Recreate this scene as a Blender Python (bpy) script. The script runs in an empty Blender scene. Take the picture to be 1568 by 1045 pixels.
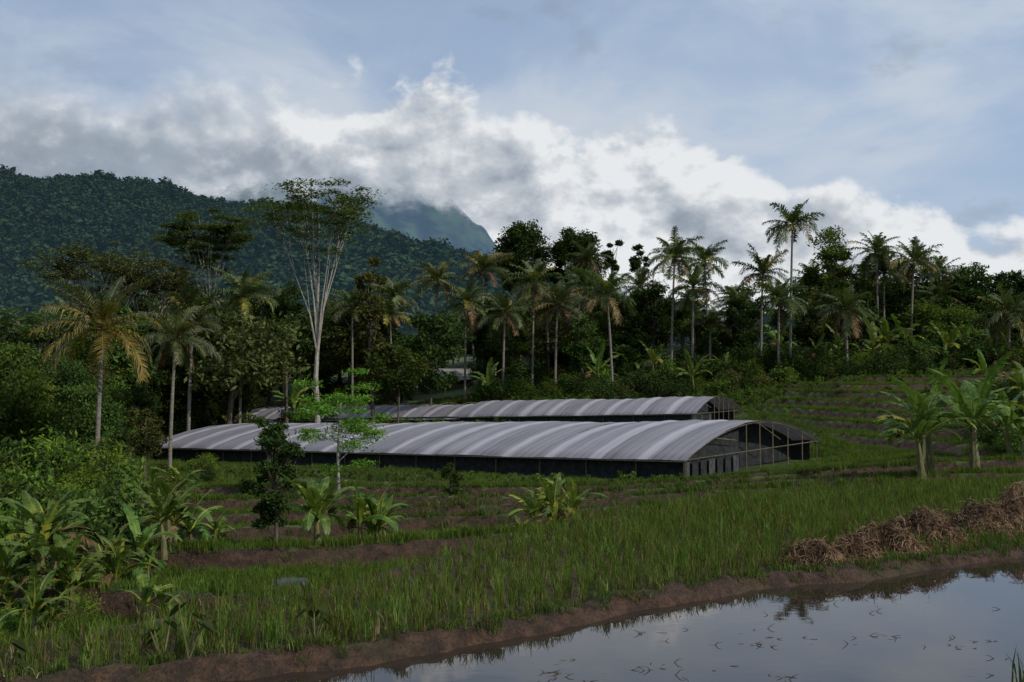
import bpy, math, random
import numpy as np
from mathutils import Vector, Matrix
rad=math.radians
random.seed(7); R=np.random.RandomState(11)
scene=bpy.context.scene
F=1524.0; CAMZ=3.0
def bx(px,D): return (px-784.0)/F*D
def ztop(py,D): return CAMZ+(580.0-py)/F*D

# ---------------------------------------------------------------- materials
def newmat(name):
    m=bpy.data.materials.new(name); m.use_nodes=True
    nt=m.node_tree; nt.nodes.clear()
    return m,nt
class G:
    def __init__(s,nt): s.nt=nt
    def n(s,t,**kw):
        nd=s.nt.nodes.new(t)
        for k,v in kw.items(): setattr(nd,k,v)
        return nd
    def l(s,a,b): s.nt.links.new(a,b)
    def setin(s,sock,v):
        if isinstance(v,bpy.types.NodeSocket): s.l(v,sock)
        elif v is not None: sock.default_value=v
    def math(s,op,a,b=None,c=None,clamp=False):
        nd=s.n('ShaderNodeMath',operation=op); nd.use_clamp=clamp
        s.setin(nd.inputs[0],a); s.setin(nd.inputs[1],b)
        if c is not None: s.setin(nd.inputs[2],c)
        return nd.outputs[0]
    def sm(s,v,a,b,o0=0.0,o1=1.0,t='SMOOTHSTEP'):
        nd=s.n('ShaderNodeMapRange',interpolation_type=t)
        s.setin(nd.inputs[0],v); s.setin(nd.inputs[1],a); s.setin(nd.inputs[2],b); s.setin(nd.inputs[3],o0); s.setin(nd.inputs[4],o1)
        return nd.outputs[0]
    def mix(s,f,a,b,bt='MIX'):
        nd=s.n('ShaderNodeMix',data_type='RGBA',blend_type=bt)
        s.setin(nd.inputs[0],f)
        for k,v in ((6,a),(7,b)):
            if isinstance(v,tuple) and len(v)==3: v=v+(1.0,)
            s.setin(nd.inputs[k],v)
        return nd.outputs[2]
    def noise(s,vec,scale,detail=4,rough=0.55,dist=0.0):
        nd=s.n('ShaderNodeTexNoise'); s.setin(nd.inputs['Vector'],vec)
        nd.inputs['Scale'].default_value=scale; nd.inputs['Detail'].default_value=detail
        nd.inputs['Roughness'].default_value=rough; nd.inputs['Distortion'].default_value=dist
        return nd.outputs['Fac']
    def vec(s,x,y,z):
        nd=s.n('ShaderNodeCombineXYZ'); s.setin(nd.inputs[0],x); s.setin(nd.inputs[1],y); s.setin(nd.inputs[2],z); return nd.outputs[0]
    def vadd(s,a,b):
        nd=s.n('ShaderNodeVectorMath',operation='ADD'); s.setin(nd.inputs[0],a); s.setin(nd.inputs[1],b); return nd.outputs[0]

def leaf_mat(name,c1,c2,scale=0.8,transl=0.25,rough=0.6,haze=None,c3=None,fine=6.0,spec=.15):
    m,nt=newmat(name); g=G(nt)
    tc=g.n('ShaderNodeTexCoord'); oi=g.n('ShaderNodeObjectInfo')
    v=g.vadd(tc.outputs['Object'],g.vec(g.math('MULTIPLY',oi.outputs['Random'],37.0),0.0,0.0))
    n1=g.noise(v,scale,2,0.6); n2=g.noise(v,fine,1,0.6)
    f=g.sm(g.math('ADD',g.math('MULTIPLY',n1,0.6),g.math('MULTIPLY',n2,0.4)),0.36,0.64)
    col=g.mix(f,c1,c2)
    if c3: col=g.mix(g.sm(n2,0.62,0.72),col,c3)
    hs=g.n('ShaderNodeHueSaturation'); g.l(col,hs.inputs['Color'])
    g.l(g.sm(oi.outputs['Random'],0,1,0.465,0.515,'LINEAR'),hs.inputs['Hue'])
    g.l(g.sm(oi.outputs['Random'],0,1,0.75,1.3,'LINEAR'),hs.inputs['Value'])
    col=hs.outputs[0]
    if spec<=.151:
        b=g.n('ShaderNodeBsdfDiffuse'); g.l(col,b.inputs['Color'])
    else:
        b=g.n('ShaderNodeBsdfPrincipled'); g.l(col,b.inputs['Base Color']); b.inputs['Roughness'].default_value=rough
        b.inputs['Specular IOR Level'].default_value=spec
    out=b.outputs[0]
    if transl>0:
        t=g.n('ShaderNodeBsdfTranslucent'); g.l(g.mix(0.5,col,(0.12,0.2,0.02)),t.inputs[0])
        mx=g.n('ShaderNodeMixShader'); mx.inputs[0].default_value=transl
        g.l(out,mx.inputs[1]); g.l(t.outputs[0],mx.inputs[2]); out=mx.outputs[0]
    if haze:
        e=g.n('ShaderNodeEmission'); e.inputs[0].default_value=haze+(1,); e.inputs[1].default_value=1  # aerial haze painted in as a constant glow on the leaves
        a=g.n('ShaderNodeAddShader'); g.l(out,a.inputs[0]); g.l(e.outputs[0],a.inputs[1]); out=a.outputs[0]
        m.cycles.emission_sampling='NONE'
    o=g.n('ShaderNodeOutputMaterial'); g.l(out,o.inputs[0])
    return m
def surf_mat(name,c1,c2,scale=3.0,rough=0.85,stretch=(1,1,1),bump=0.3,metal=0.0):
    m,nt=newmat(name); g=G(nt)
    tc=g.n('ShaderNodeTexCoord'); mp=g.n('ShaderNodeMapping'); g.l(tc.outputs['Object'],mp.inputs[0]); mp.inputs['Scale'].default_value=stretch
    n=g.noise(mp.outputs[0],scale,5,0.65)
    b=g.n('ShaderNodeBsdfPrincipled'); g.l(g.mix(g.sm(n,0.35,0.65),c1,c2),b.inputs['Base Color'])
    b.inputs['Roughness'].default_value=rough; b.inputs['Metallic'].default_value=metal; b.inputs['Specular IOR Level'].default_value=0.25
    bp=g.n('ShaderNodeBump'); bp.inputs['Strength'].default_value=bump; bp.inputs['Distance'].default_value=0.05
    g.l(n,bp.inputs['Height']); g.l(bp.outputs[0],b.inputs['Normal'])
    o=g.n('ShaderNodeOutputMaterial'); g.l(b.outputs[0],o.inputs[0]); return m

M={}
M['palm']=leaf_mat('palm_leaf',(0.028,0.043,0.013),(0.078,0.10,0.027),1.2,0.2,0.5,c3=(0.14,0.14,0.04),spec=.3)
M['palm_y']=leaf_mat('palm_leaf_yellowing',(0.07,0.09,0.018),(0.26,0.21,0.03),1.0,0.25,0.45,c3=(0.38,0.27,0.03),spec=.3)
M['dry']=leaf_mat('dry_frond',(0.07,0.05,0.025),(0.17,0.12,0.06),1.5,0.0,0.7)
M['dark']=leaf_mat('dark_foliage',(0.013,0.028,0.009),(0.042,0.067,0.018),0.5,0.1)
M['mid']=leaf_mat('mid_foliage',(0.020,0.042,0.011),(0.070,0.106,0.025),0.5,0.18)
M['light']=leaf_mat('light_foliage',(0.034,0.07,0.014),(0.11,0.175,0.032),0.7,0.25)
M['olive']=leaf_mat('olive_foliage',(0.035,0.046,0.016),(0.10,0.108,0.034),0.6,0.18)
M['feather']=leaf_mat('feathery_foliage',(0.034,0.062,0.018),(0.09,0.125,0.036),0.8,0.3)
M['bright']=leaf_mat('fresh_foliage',(0.05,0.105,0.014),(0.15,0.26,0.035),1.2,0.35)
M['banana']=leaf_mat('banana_leaf',(0.035,0.085,0.014),(0.10,0.175,0.032),1.5,0.35,0.45,c3=(0.17,0.22,0.045),spec=.22)
M['banana_y']=leaf_mat('banana_leaf_yellow',(0.12,0.18,0.02),(0.28,0.28,0.04),1.5,0.35,0.45,spec=.22)
M['rice']=leaf_mat('rice_blade',(0.040,0.072,0.013),(0.094,0.148,0.026),0.5,0.28,0.5,c3=(0.13,0.165,0.04),spec=.15)
M['ricedry']=leaf_mat('rice_dry_blade',(0.10,0.07,0.032),(0.21,0.16,0.08),0.5,0.0,0.8)
M['grass']=leaf_mat('grass_blade',(0.030,0.056,0.013),(0.078,0.118,0.026),0.3,0.2,0.6,c3=(0.14,0.14,0.05))
M['hill']=leaf_mat('hazy_hill_leaf',(0.010,0.021,0.010),(0.034,0.052,0.021),0.25,0.0,0.7,haze=(0.009,0.019,0.027),fine=1.0)
M['bark']=surf_mat('palm_bark',(0.09,0.08,0.065),(0.24,0.215,0.18),5,0.9,(1,1,6))
M['bark_d']=surf_mat('dark_bark',(0.05,0.04,0.03),(0.13,0.11,0.085),6,0.9,(3,3,1))
M['bark_w']=surf_mat('pale_bark',(0.17,0.16,0.14),(0.36,0.34,0.30),2,0.8,(2,2,1))
M['stem']=surf_mat('banana_stem',(0.06,0.07,0.025),(0.16,0.14,0.06),4,0.6,(4,4,1))
M['straw']=surf_mat('straw',(0.075,0.045,0.025),(0.24,0.155,0.09),2.5,0.9)
M['strawmound']=surf_mat('straw_core',(0.04,0.024,0.015),(0.10,0.06,0.035),6,0.95,bump=0.8)
M['netting']=surf_mat('dark_netting',(0.010,0.012,0.013),(0.026,0.029,0.031),3,0.9)
M['bamboo']=surf_mat('bamboo_pole',(0.08,0.065,0.04),(0.18,0.14,0.085),4,0.6,(1,1,3))
M['tarp']=surf_mat('grey_tarp',(0.03,0.034,0.038),(0.065,0.07,0.07),4,0.6)
M['tin']=surf_mat('tin_sheet',(0.10,0.095,0.085),(0.24,0.22,0.20),1.5,0.6,(1,8,1))
M['tile']=surf_mat('clay_roof_tile',(0.09,0.055,0.04),(0.16,0.10,0.075),6,0.85)
M['plaster']=surf_mat('plaster',(0.42,0.42,0.42),(0.60,0.60,0.58),3,0.8)
M['wood']=surf_mat('weathered_wood',(0.05,0.04,0.03),(0.12,0.10,0.07),5,0.85,(1,1,5))
M['glass']=surf_mat('dark_window',(0.01,0.01,0.012),(0.02,0.02,0.025),2,0.15)
M['nut']=surf_mat('coconut_husk',(0.09,0.08,0.02),(0.18,0.13,0.04),5,0.5)
M['taro']=leaf_mat('taro_leaf',(0.015,0.028,0.012),(0.04,0.055,0.02),2,0.15,0.4)

# ---------------------------------------------------------------- mesh builder
class MB:
    def __init__(s): s.V=[];s.Fc=[];s.Mi=[];s.n=0;s.mats=[]
    def mi(s,mat):
        if mat not in s.mats: s.mats.append(mat)
        return s.mats.index(mat)
    def quads(s,A,mat):
        A=np.asarray(A,float); n=len(A)
        if n==0: return
        k=A.shape[1]
        s.V.append(A.reshape(-1,3)); idx=(np.arange(n*k)+s.n).reshape(n,k)
        s.Fc.extend(idx.tolist()); s.Mi.extend([s.mi(mat)]*n); s.n+=n*k
    def grid(s,P,mat,closed=False):
        P=np.asarray(P,float); a,b,_=P.shape; base=s.n
        s.V.append(P.reshape(-1,3)); s.n+=a*b; mi=s.mi(mat)
        bb=b if closed else b-1
        for i in range(a-1):
            for j in range(bb):
                j2=(j+1)%b
                s.Fc.append([base+i*b+j,base+i*b+j2,base+(i+1)*b+j2,base+(i+1)*b+j]); s.Mi.append(mi)
    def tube(s,pts,rs,sides,mat,cap=True):
        pts=[Vector(p) for p in pts]; rows=[]
        for i,p in enumerate(pts):
            t=(pts[min(i+1,len(pts)-1)]-pts[max(i-1,0)])
            if t.length<1e-6: t=Vector((0,0,1))
            t.normalize(); a=t.cross(Vector((0.13,1,0.07)));
            if a.length<0.1: a=t.cross(Vector((1,0,0)))
            a.normalize(); b=t.cross(a)
            rows.append([list(p+(a*math.cos(2*math.pi*k/sides)+b*math.sin(2*math.pi*k/sides))*rs[i]) for k in range(sides)])
        base=s.n; s.grid(rows,mat,True)
        if cap:
            L=len(pts)-1
            s.Fc.append([base+L*sides+k for k in range(sides)]); s.Mi.append(s.mi(mat))
    def box(s,c,dx,dy,dz,mat,rot=0.0):
        c=Vector(c); ca,sa=math.cos(rot),math.sin(rot); vs=[]
        for sx in(-1,1):
            for sy in(-1,1):
                for sz in(-1,1):
                    x,y=sx*dx/2,sy*dy/2; vs.append([c.x+x*ca-y*sa,c.y+x*sa+y*ca,c.z+sz*dz/2])
        q=[(0,1,3,2),(4,6,7,5),(0,4,5,1),(2,3,7,6),(0,2,6,4),(1,5,7,3)]
        base=s.n; s.V.append(np.array(vs)); s.n+=8
        for f in q: s.Fc.append([base+k for k in f]); s.Mi.append(s.mi(mat))
    def mesh(s,name,smooth=False):
        me=bpy.data.meshes.new(name); V=np.concatenate(s.V)
        me.from_pydata(V.tolist(),[],s.Fc)
        for m in s.mats: me.materials.append(M[m] if isinstance(m,str) else m)
        me.polygons.foreach_set('material_index',s.Mi)
        if smooth: me.polygons.foreach_set('use_smooth',[True]*len(s.Fc))
        me.update(); return me
def obj(name,me,loc=(0,0,0),rz=0.0,sc=1.0,parent=None):
    o=bpy.data.objects.new(name,me); o.location=loc; o.rotation_euler=(0,0,rz); o.scale=(sc,)*3 if not hasattr(sc,'__len__') else sc
    scene.collection.objects.link(o)
    if parent: o.parent=parent
    return o
def empty(name,loc=(0,0,0)):
    o=bpy.data.objects.new(name,None); o.location=loc; scene.collection.objects.link(o); return o

def leaves(C,ls,rs,asp=0.45,up=0.35):
    n=len(C); N=rs.normal(size=(n,3)); N[:,2]=np.abs(N[:,2])+up; N/=np.linalg.norm(N,axis=1)[:,None]
    T=rs.normal(size=(n,3)); T-=N*(T*N).sum(1)[:,None]; T/=np.linalg.norm(T,axis=1)[:,None]
    B=np.cross(N,T); L=ls*(0.5+0.9*rs.rand(n))[:,None]
    return np.stack([C-T*L,C+B*L*asp-T*L*0.1,C+T*L,C-B*L*asp-T*L*0.1],1)
def clump_pts(c,r,n,rs,flat=0.7):
    d=rs.normal(size=(n,3)); d/=np.linalg.norm(d,axis=1)[:,None]
    rr=(rs.rand(n)**0.45)[:,None]*(0.75+0.55*rs.rand(n))[:,None]
    return np.asarray(c)+d*rr*np.array([r,r,r*flat])

# ---------------------------------------------------------------- plants
def broadleaf(name,H,cr,ch,nc,nl,ls,leaf,bark,seed,tr=0.2,asp=0.42,flat=0.7,rcf=0.36,pw=0.5):
    rs=np.random.RandomState(seed); b=MB()
    cz=H-ch/2; lean=rs.normal(size=2)*0.04*H
    top=np.array([lean[0],lean[1],H-ch*0.35])
    pts=[(0,0,-0.3)]+[(lean[0]*t**1.5+0.03*H*math.sin(5*t+seed)*t*0.5,lean[1]*t**1.5,top[2]*t) for t in (0.12,0.3,0.5,0.7,0.85,1)]
    b.tube(pts,[tr*1.3,tr*1.05,tr*0.9,tr*0.8,tr*0.6,tr*0.45,tr*0.2],7,bark)
    for i in range(nc):
        d=rs.normal(size=3); d/=np.linalg.norm(d); q=0.35+0.6*rs.rand()**pw
        c=np.array([lean[0],lean[1],cz])+d*q*np.array([cr,cr,ch/2])*(0.85+0.25*rs.rand())
        rc=cr*rcf*(0.6+0.8*rs.rand())
        b.quads(leaves(clump_pts(c,rc,nl,rs,flat),ls,rs,asp),leaf)
        if i%2==0:
            t=0.4+0.55*rs.rand(); s0=np.array([lean[0]*t**1.5,lean[1]*t**1.5,top[2]*t]); s0[2]=min(s0[2],c[2]) if c[2]>top[2]*0.3 else top[2]*0.3
            mid=(s0+c)/2+np.array([0,0,-0.05*cr])
            b.tube([s0,mid,c],[tr*0.35,tr*0.2,tr*0.05],4,bark,False)
    return b.mesh(name)
def albizia(name,H,cr,seed,leaf='feather',bark='bark_w',nl=130,fork=0.42,ls=0.22,layers=3,tr=0.28):
    rs=np.random.RandomState(seed); b=MB()
    fz=H*fork
    b.tube([(0,0,-0.4),(0.1,0,fz*0.3),(0.25,0.05,fz*0.65),(0.1,0,fz)],[tr*1.2,tr*.9,tr*0.8,tr*0.62],8,bark)
    nb=7
    for i in range(nb):
        a=2*math.pi*i/nb+rs.rand()*0.6; out=cr*(0.3+0.4*rs.rand()); zt=H*(0.78+0.14*rs.rand())
        s=Vector((0.1,0,fz*(0.85+0.15*rs.rand()))); e=Vector((out*math.cos(a),out*math.sin(a),zt))
        p1=s.lerp(e,0.35)+Vector((-math.cos(a)*out*0.12,-math.sin(a)*out*0.12,0)); p2=s.lerp(e,0.7)+Vector((rs.normal()*0.2,rs.normal()*0.2,0))
        b.tube([s,p1,p2,e],[tr*0.38,tr*0.25,tr*0.16,tr*0.08],6,bark,False)
        for k in range(7):
            st=[p1,p2,p2,e,e,e,e][k]; a2=a+rs.normal()*1.0; o2=cr*(0.2+0.45*rs.rand())
            lv=rs.randint(0,layers)
            rx,ry=st.x+o2*math.cos(a2),st.y+o2*math.sin(a2)
            e2=Vector((rx,ry,min(H,max(st.z+0.2,H*(1-0.055*lv)-0.07*H*(rx**2+ry**2)/cr**2))))
            m=st.lerp(e2,0.55)+Vector((0,0,0.05*o2))
            b.tube([st,m,e2],[tr*0.12,tr*0.07,tr*0.03],4,bark,False)
            for w in (0.5,0.75,1.0):
                c=st.lerp(e2,w); c=np.array(c)+rs.normal(size=3)*[0.4,0.4,0.15]+[0,0,.15]
                b.quads(leaves(clump_pts(c,cr*0.22*(0.6+0.7*rs.rand()),nl//2,rs,0.25),ls,rs,0.35,1.4),leaf)
    return b.mesh(name)
def palm(name,H,fl,seed,leaf='palm',nf=24,tr=0.17,lw=0.05,npair=30,lean=0.06):
    rs=np.random.RandomState(seed); b=MB()
    la=rs.rand()*6.28; lx,ly=math.cos(la)*lean*H,math.sin(la)*lean*H
    n=10; pts=[];r=[]
    for i in range(n+1):
        t=i/n; pts.append((lx*t**1.6,ly*t**1.6,-0.3+(H+0.3)*t)); r.append(tr*(1.6 if i==0 else 1.0-0.35*t)*(1+0.06*(i%2)))
    b.tube(pts,r,8,'bark')
    cx=Vector(pts[-1])
    dk=rs.uniform(.8,1.15)
    for i in range(nf):
        t=(i+rs.rand()*0.8)/nf; az=i*2.399+rs.rand()*0.5
        e0=rad(80-98*t*dk+rs.normal()*9); L=fl*(0.8+0.3*rs.rand())*(0.75 if t<0.12 else 1); bend=rad(45+55*rs.rand())*(0.45+0.75*t)
        mat='dry' if t>0.88 and rs.rand()<0.7 else leaf
        if leaf=='palm' and rs.rand()<0.12: mat='palm_y'
        if leaf=='palm_y' and t<0.35: mat='palm'
        if leaf=='palm_y' and t>0.35: mat='palm_y'
        p=cx.copy(); K=10; P=[p.copy()]; E=[e0]
        hd=Vector((math.cos(az),math.sin(az),0)); sd=Vector((-math.sin(az),math.cos(az),0))
        for k in range(K):
            e=e0-bend*((k+1)/K)**1.3; e=max(e,rad(-82))
            p=p+(hd*math.cos(e)+Vector((0,0,1))*math.sin(e)+sd*.06*math.sin(i*1.7))*(L/K); P.append(p.copy()); E.append(e)
        b.tube(P,[0.045*(1-0.8*k/K) for k in range(K+1)],4,'bark_d' if mat=='dry' else leaf,False)
        Q=[]; twist=rs.normal()*0.3
        for k in range(npair):
            u=0.13+0.87*(k+0.5)/npair; f=u*K; i0=min(int(f),K-1); q=P[i0].lerp(P[i0+1],f-i0); e=E[i0]
            fw=hd*math.cos(e)+Vector((0,0,1))*math.sin(e); upv=-hd*math.sin(e)+Vector((0,0,1))*math.cos(e)
            ll=L*0.28*math.sin(math.pi*min(1,(0.12+0.82*u)))**0.6*(0.75+0.5*rs.rand())
            for sg in(-1,1):
                if rs.rand()<0.07: continue
                d=(sd*sg*math.cos(0.15)+upv*(0.10+sg*twist)+fw*(0.5+0.5*u)+Vector(rs.normal(size=3)*.1)).normalized()
                m=q+d*ll*0.5; tip=q+d*ll*0.85+Vector((0,0,-ll*(0.2+0.35*rs.rand())))
                w=fw*lw
                Q.append([q-w,m-w*0.8,m+w*0.8,q+w]); Q.append([m-w*0.8,tip,tip,m+w*0.8])
        A=np.array([[list(v) for v in qq] for qq in Q]); b.quads(A[0::2],mat); 
        T=A[1::2][:,[0,1,3],:]; b.quads(T,mat)
    for k in range(9):
        a=rs.rand()*6.28; c=cx+Vector((math.cos(a)*0.3,math.sin(a)*0.3,-0.25-0.3*rs.rand()))
        b.tube([c+Vector((0,0,0.15)),c+Vector((0,0,0.07)),c-Vector((0,0,0.05)),c-Vector((0,0,0.14))],[0.03,0.11,0.12,0.03],6,'nut')
    return b.mesh(name)
def banana(name,H,seed,nleaf=8,L=1.6,W=0.27,stemr=0.09,ymix=0.15,stems=1,spread=0.4):
    rs=np.random.RandomState(seed); b=MB()
    for s_ in range(stems):
        ox,oy=(0,0) if s_==0 else (rs.normal()*spread,rs.normal()*spread)
        k_=1 if s_==0 else 0.55+0.4*rs.rand()
        sh=H*0.45*k_; lx,ly=rs.normal()*0.08*sh,rs.normal()*0.08*sh
        b.tube([(ox,oy,-0.1),(ox+lx*.3,oy+ly*.3,sh*0.4),(ox+lx,oy+ly,sh)],[stemr*1.2*k_,stemr*k_,stemr*0.5*k_],8,'stem')
        for i in range(nleaf):
            t=i/nleaf; az=i*2.4+rs.rand()*0.9; e0=rad(84-50*t+rs.normal()*8); LL=L*k_*(0.7+0.45*rs.rand()); bend=rad(30+85*t+25*rs.rand())
            hd=Vector((math.cos(az),math.sin(az),0)); sd=Vector((-math.sin(az),math.cos(az),0)); up=Vector((0,0,1))
            p=Vector((ox+lx,oy+ly,sh*0.95)); K=18; P=[p.copy()];E=[e0]
            pet=0.18
            for k in range(K):
                u=(k+1)/K; e=e0-bend*u**1.6; p=p+(hd*math.cos(e)+up*math.sin(e)+sd*.1*math.sin(i*2.1)*u)*(LL*(1+pet)/K); P.append(p.copy());E.append(e)
            mat='dry' if (t>0.8 and rs.rand()<0.6) else ('banana_y' if rs.rand()<ymix else 'banana')
            b.tube(P,[0.03*k_*(1-0.85*k/K) for k in range(K+1)],4,'banana_y' if mat!='dry' else 'dry',False)
            Q=[]; fold=0.15+0.35*rs.rand(); torn=rs.rand()*.6
            for sg in(-1,1):
                dro=0.0
                for k in range(2,K):
                    u0=(k-2)/(K-2);u1=(k-1)/(K-2)
                    w0=W*k_*max(0.05,math.sin(math.pi*min(1,u0*0.93+0.05))**0.55); w1=W*k_*max(0.03,math.sin(math.pi*min(1,u1*0.93+0.05))**0.55)
                    if u1>0.99: w1=0.02
                    if rs.rand()<0.2+torn: dro=rs.rand()*(0.5+torn)
                    e=E[k]; upv=-hd*math.sin(e)+up*math.cos(e)
                    d=(sd*sg+upv*(fold-dro)).normalized(); fw=(hd*math.cos(e)+up*math.sin(e))
                    g_=0.3*LL/K if rs.rand()<torn else 0
                    a0=P[k];a1=P[k+1]
                    m0=a0+d*w0*0.55+fw*0.03; m1=a1+d*w1*0.55+fw*0.03
                    dd=(d-up*0.35).normalized()
                    o0=m0+dd*w0*0.5+fw*(0.04+g_); o1=m1+dd*w1*0.5+fw*(0.04-g_)
                    Q.append([a0,m0,m1,a1]); Q.append([m0,o0,o1,m1])
            b.quads(np.array([[list(v) for v in q] for q in Q]),mat)
    return b.mesh(name)
def bush(name,r,h,n,ls,leaf,seed,asp=0.45,nc=9,stems=True):
    rs=np.random.RandomState(seed); b=MB()
    for i in range(nc):
        a=rs.rand()*6.28; q=rs.rand()**0.6*r*0.75; z=h*(0.15+0.7*rs.rand()*(1-0.4*q/r)); c=(q*math.cos(a),q*math.sin(a),z)
        b.quads(leaves(clump_pts(c,r*0.38*(0.7+0.6*rs.rand()),n//nc,rs,0.85),ls,rs,asp),leaf)
        if stems: b.tube([(q*0.2*math.cos(a),q*0.2*math.sin(a),-0.15),(q*0.6*math.cos(a),q*0.6*math.sin(a),z*0.5),c],[0.035*h/2,0.025*h/2,0.008],4,'bark_d',False)
    return b.mesh(name)
def tuft(name,h,n,spread,w,mats,seed,lean=0.35,pd=.16):
    rs=np.random.RandomState(seed); b=MB()
    for i in range(n):
        a=rs.rand()*6.28; q=spread*rs.rand()**0.5; x,y=q*math.cos(a),q*math.sin(a); hh=h*(0.6+0.5*rs.rand())
        d=rs.rand()*6.28; le=lean*hh*(0.3+rs.rand()); dx,dy=math.cos(d)*le,math.sin(d)*le; s=(math.sin(d+rs.normal())*w,-math.cos(d+rs.normal())*w)
        p=[(x,y,-0.03),(x+dx*.3,y+dy*.3,hh*.55),(x+dx,y+dy,hh*(0.95 if rs.rand()<.7 else .75))]
        mt=mats[0] if rs.rand()>pd else mats[-1]
        if mt!=mats[0]: p=[(a_,b_,c_*0.75) for a_,b_,c_ in p]
        q0=[[p[0][0]-s[0],p[0][1]-s[1],p[0][2]],[p[0][0]+s[0],p[0][1]+s[1],p[0][2]],[p[1][0]+s[0]*.8,p[1][1]+s[1]*.8,p[1][2]],[p[1][0]-s[0]*.8,p[1][1]-s[1]*.8,p[1][2]]]
        b.quads([q0],mt); b.quads([[q0[3],q0[2],list(p[2])]],mt)
    return b.mesh(name)

# ---------------------------------------------------------------- scatter via geometry nodes
def scatter(name,pts,rots,scl,idx,meshes):
    col=bpy.data.collections.new(name+'_parts')
    for i,m in enumerate(meshes):
        o=bpy.data.objects.new('%s_part_%02d'%(name,i),m); col.objects.link(o)
    me=bpy.data.meshes.new(name); me.from_pydata([tuple(p) for p in pts],[],[])
    a=me.attributes.new('rot','FLOAT_VECTOR','POINT'); a.data.foreach_set('vector',np.asarray(rots,float).ravel())
    a=me.attributes.new('scl','FLOAT_VECTOR','POINT'); S=np.asarray(scl,float); S=S if S.ndim==2 else np.repeat(S[:,None],3,1); a.data.foreach_set('vector',S.ravel())
    a=me.attributes.new('idx','INT','POINT'); a.data.foreach_set('value',np.asarray(idx,int))
    o=obj(name,me)
    nt=bpy.data.node_groups.new(name+'_gn','GeometryNodeTree')
    nt.interface.new_socket('Geometry',in_out='INPUT',socket_type='NodeSocketGeometry'); nt.interface.new_socket('Geometry',in_out='OUTPUT',socket_type='NodeSocketGeometry')
    N=nt.nodes; gi=N.new('NodeGroupInput'); go=N.new('NodeGroupOutput'); ip=N.new('GeometryNodeInstanceOnPoints'); ci=N.new('GeometryNodeCollectionInfo')
    ci.inputs['Collection'].default_value=col; ci.inputs['Separate Children'].default_value=True; ci.inputs['Reset Children'].default_value=True
    def na(nm,t):
        x=N.new('GeometryNodeInputNamedAttribute'); x.data_type=t; x.inputs['Name'].default_value=nm
        return [q for q in x.outputs if q.enabled and q.name=='Attribute'][0]
    L=nt.links; L.new(gi.outputs[0],ip.inputs['Points']); L.new(ci.outputs[0],ip.inputs['Instance']); ip.inputs['Pick Instance'].default_value=True
    L.new(na('idx','INT'),ip.inputs['Instance Index']); L.new(na('rot','FLOAT_VECTOR'),ip.inputs['Rotation']); L.new(na('scl','FLOAT_VECTOR'),ip.inputs['Scale'])
    L.new(ip.outputs[0],go.inputs[0])
    md=o.modifiers.new('scatter','NODES'); md.node_group=nt
    return o

# ---------------------------------------------------------------- terrain
EX=np.array([-40,-12,-5.5,-3.5,-1.8,0.2,3.2,7.0,14.6,40,80]); EY=np.array([-14,4.5,10.9,12.9,15.6,18.6,22.6,25.6,28.3,33,38.])
PX=np.array([-12,-6,-3.9,-2.4,-1.8,-.2,1.4,3,4.4,5.5,7,9,14,60]); PY=np.array([5.2,8.9,9.9,10.4,10.7,11.7,13.0,14.2,14.9,15.2,16.2,17.2,18.2,20.])
ctrl=np.array([(8.7,50,-2.1),(18.5,60,-1.9),(-10,63,-2.6),(-28,76,-3.3),(0,72,-2.3),(14.8,80,-1.0),(19,86,-.6),(-32,113,-3.0),(-5,95,-1.4),(-17,70,-2.9),
 (7.8,29,-.7),(0,22,-1.0),(-4,18,-1.2),(-7,15,-1.1),(14,34,-.8),(-6,30,-1.7),(0,36,-1.8),(-15,40,-2.2),(5,42,-1.9),(-20,60,-2.7),
 (-12,22,-1.5),(-16,30,-2.0),(-30,50,-2.5),(-45,80,-3),(-60,110,-2),(20,38,-.9),(40,38,-.9),(21,48,-.7),(40,48,-.5),(27,62,.3),(45,62,.5),(28,74,1.4),(45,75,1.7),(27,86,2.4),(35,90,3.0),(45,95,3.8),
 (0,104,1.1),(-20,118,-.3),(-45,130,-.5),(-75,140,0),(20,103,3.0),(50,120,5.5),(0,125,3.2),(4,130,5.5),(26,127,7.5),(0,150,6),(0,200,8),(100,200,12),(-100,200,4),(90,100,6),(90,50,1),
 (-20,0,-1),(-40,20,-2),(0,260,8),(200,300,15),(-200,300,8),(-120,60,-3)],float)
def rbf_fit(C):
    n=len(C); r=np.hypot(C[:,None,0]-C[None,:,0],C[:,None,1]-C[None,:,1]); A=np.zeros((n+3,n+3)); A[:n,:n]=r; Pm=np.c_[np.ones(n),C[:,:2]/100]; A[:n,n:]=Pm;A[n:,:n]=Pm.T
    return np.linalg.solve(A,np.r_[C[:,2],0,0,0])
RW=rbf_fit(ctrl)
def rbf(x,y):
    out=RW[-3]+RW[-2]*x/100+RW[-1]*y/100
    for i,c in enumerate(ctrl): out=out+RW[i]*np.hypot(x-c[0],y-c[1])
    return out
def ss(t): t=np.clip(t,0,1); return t*t*(3-2*t)
def wob(x,y,s=1.0): return (np.sin(1.3*x*s+0.7*y*s+1)+np.sin(-0.8*x*s+1.7*y*s+2.2)+0.6*np.sin(3.1*x*s+1.1*y*s)+0.5*np.sin(2.3*x*s-3.7*y*s+.5))/3.1
def bund(x,y):
    ph=(y+0.10*x+1.1*wob(x,y,.17))/5.2; f=ph-np.floor(ph)
    wz=ss((y-np.interp(x,EX,EY)-2.5)/2)*ss((49-y)/3)*ss((x+19)/4)*ss((80-x)/10)
    return f,wz
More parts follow.
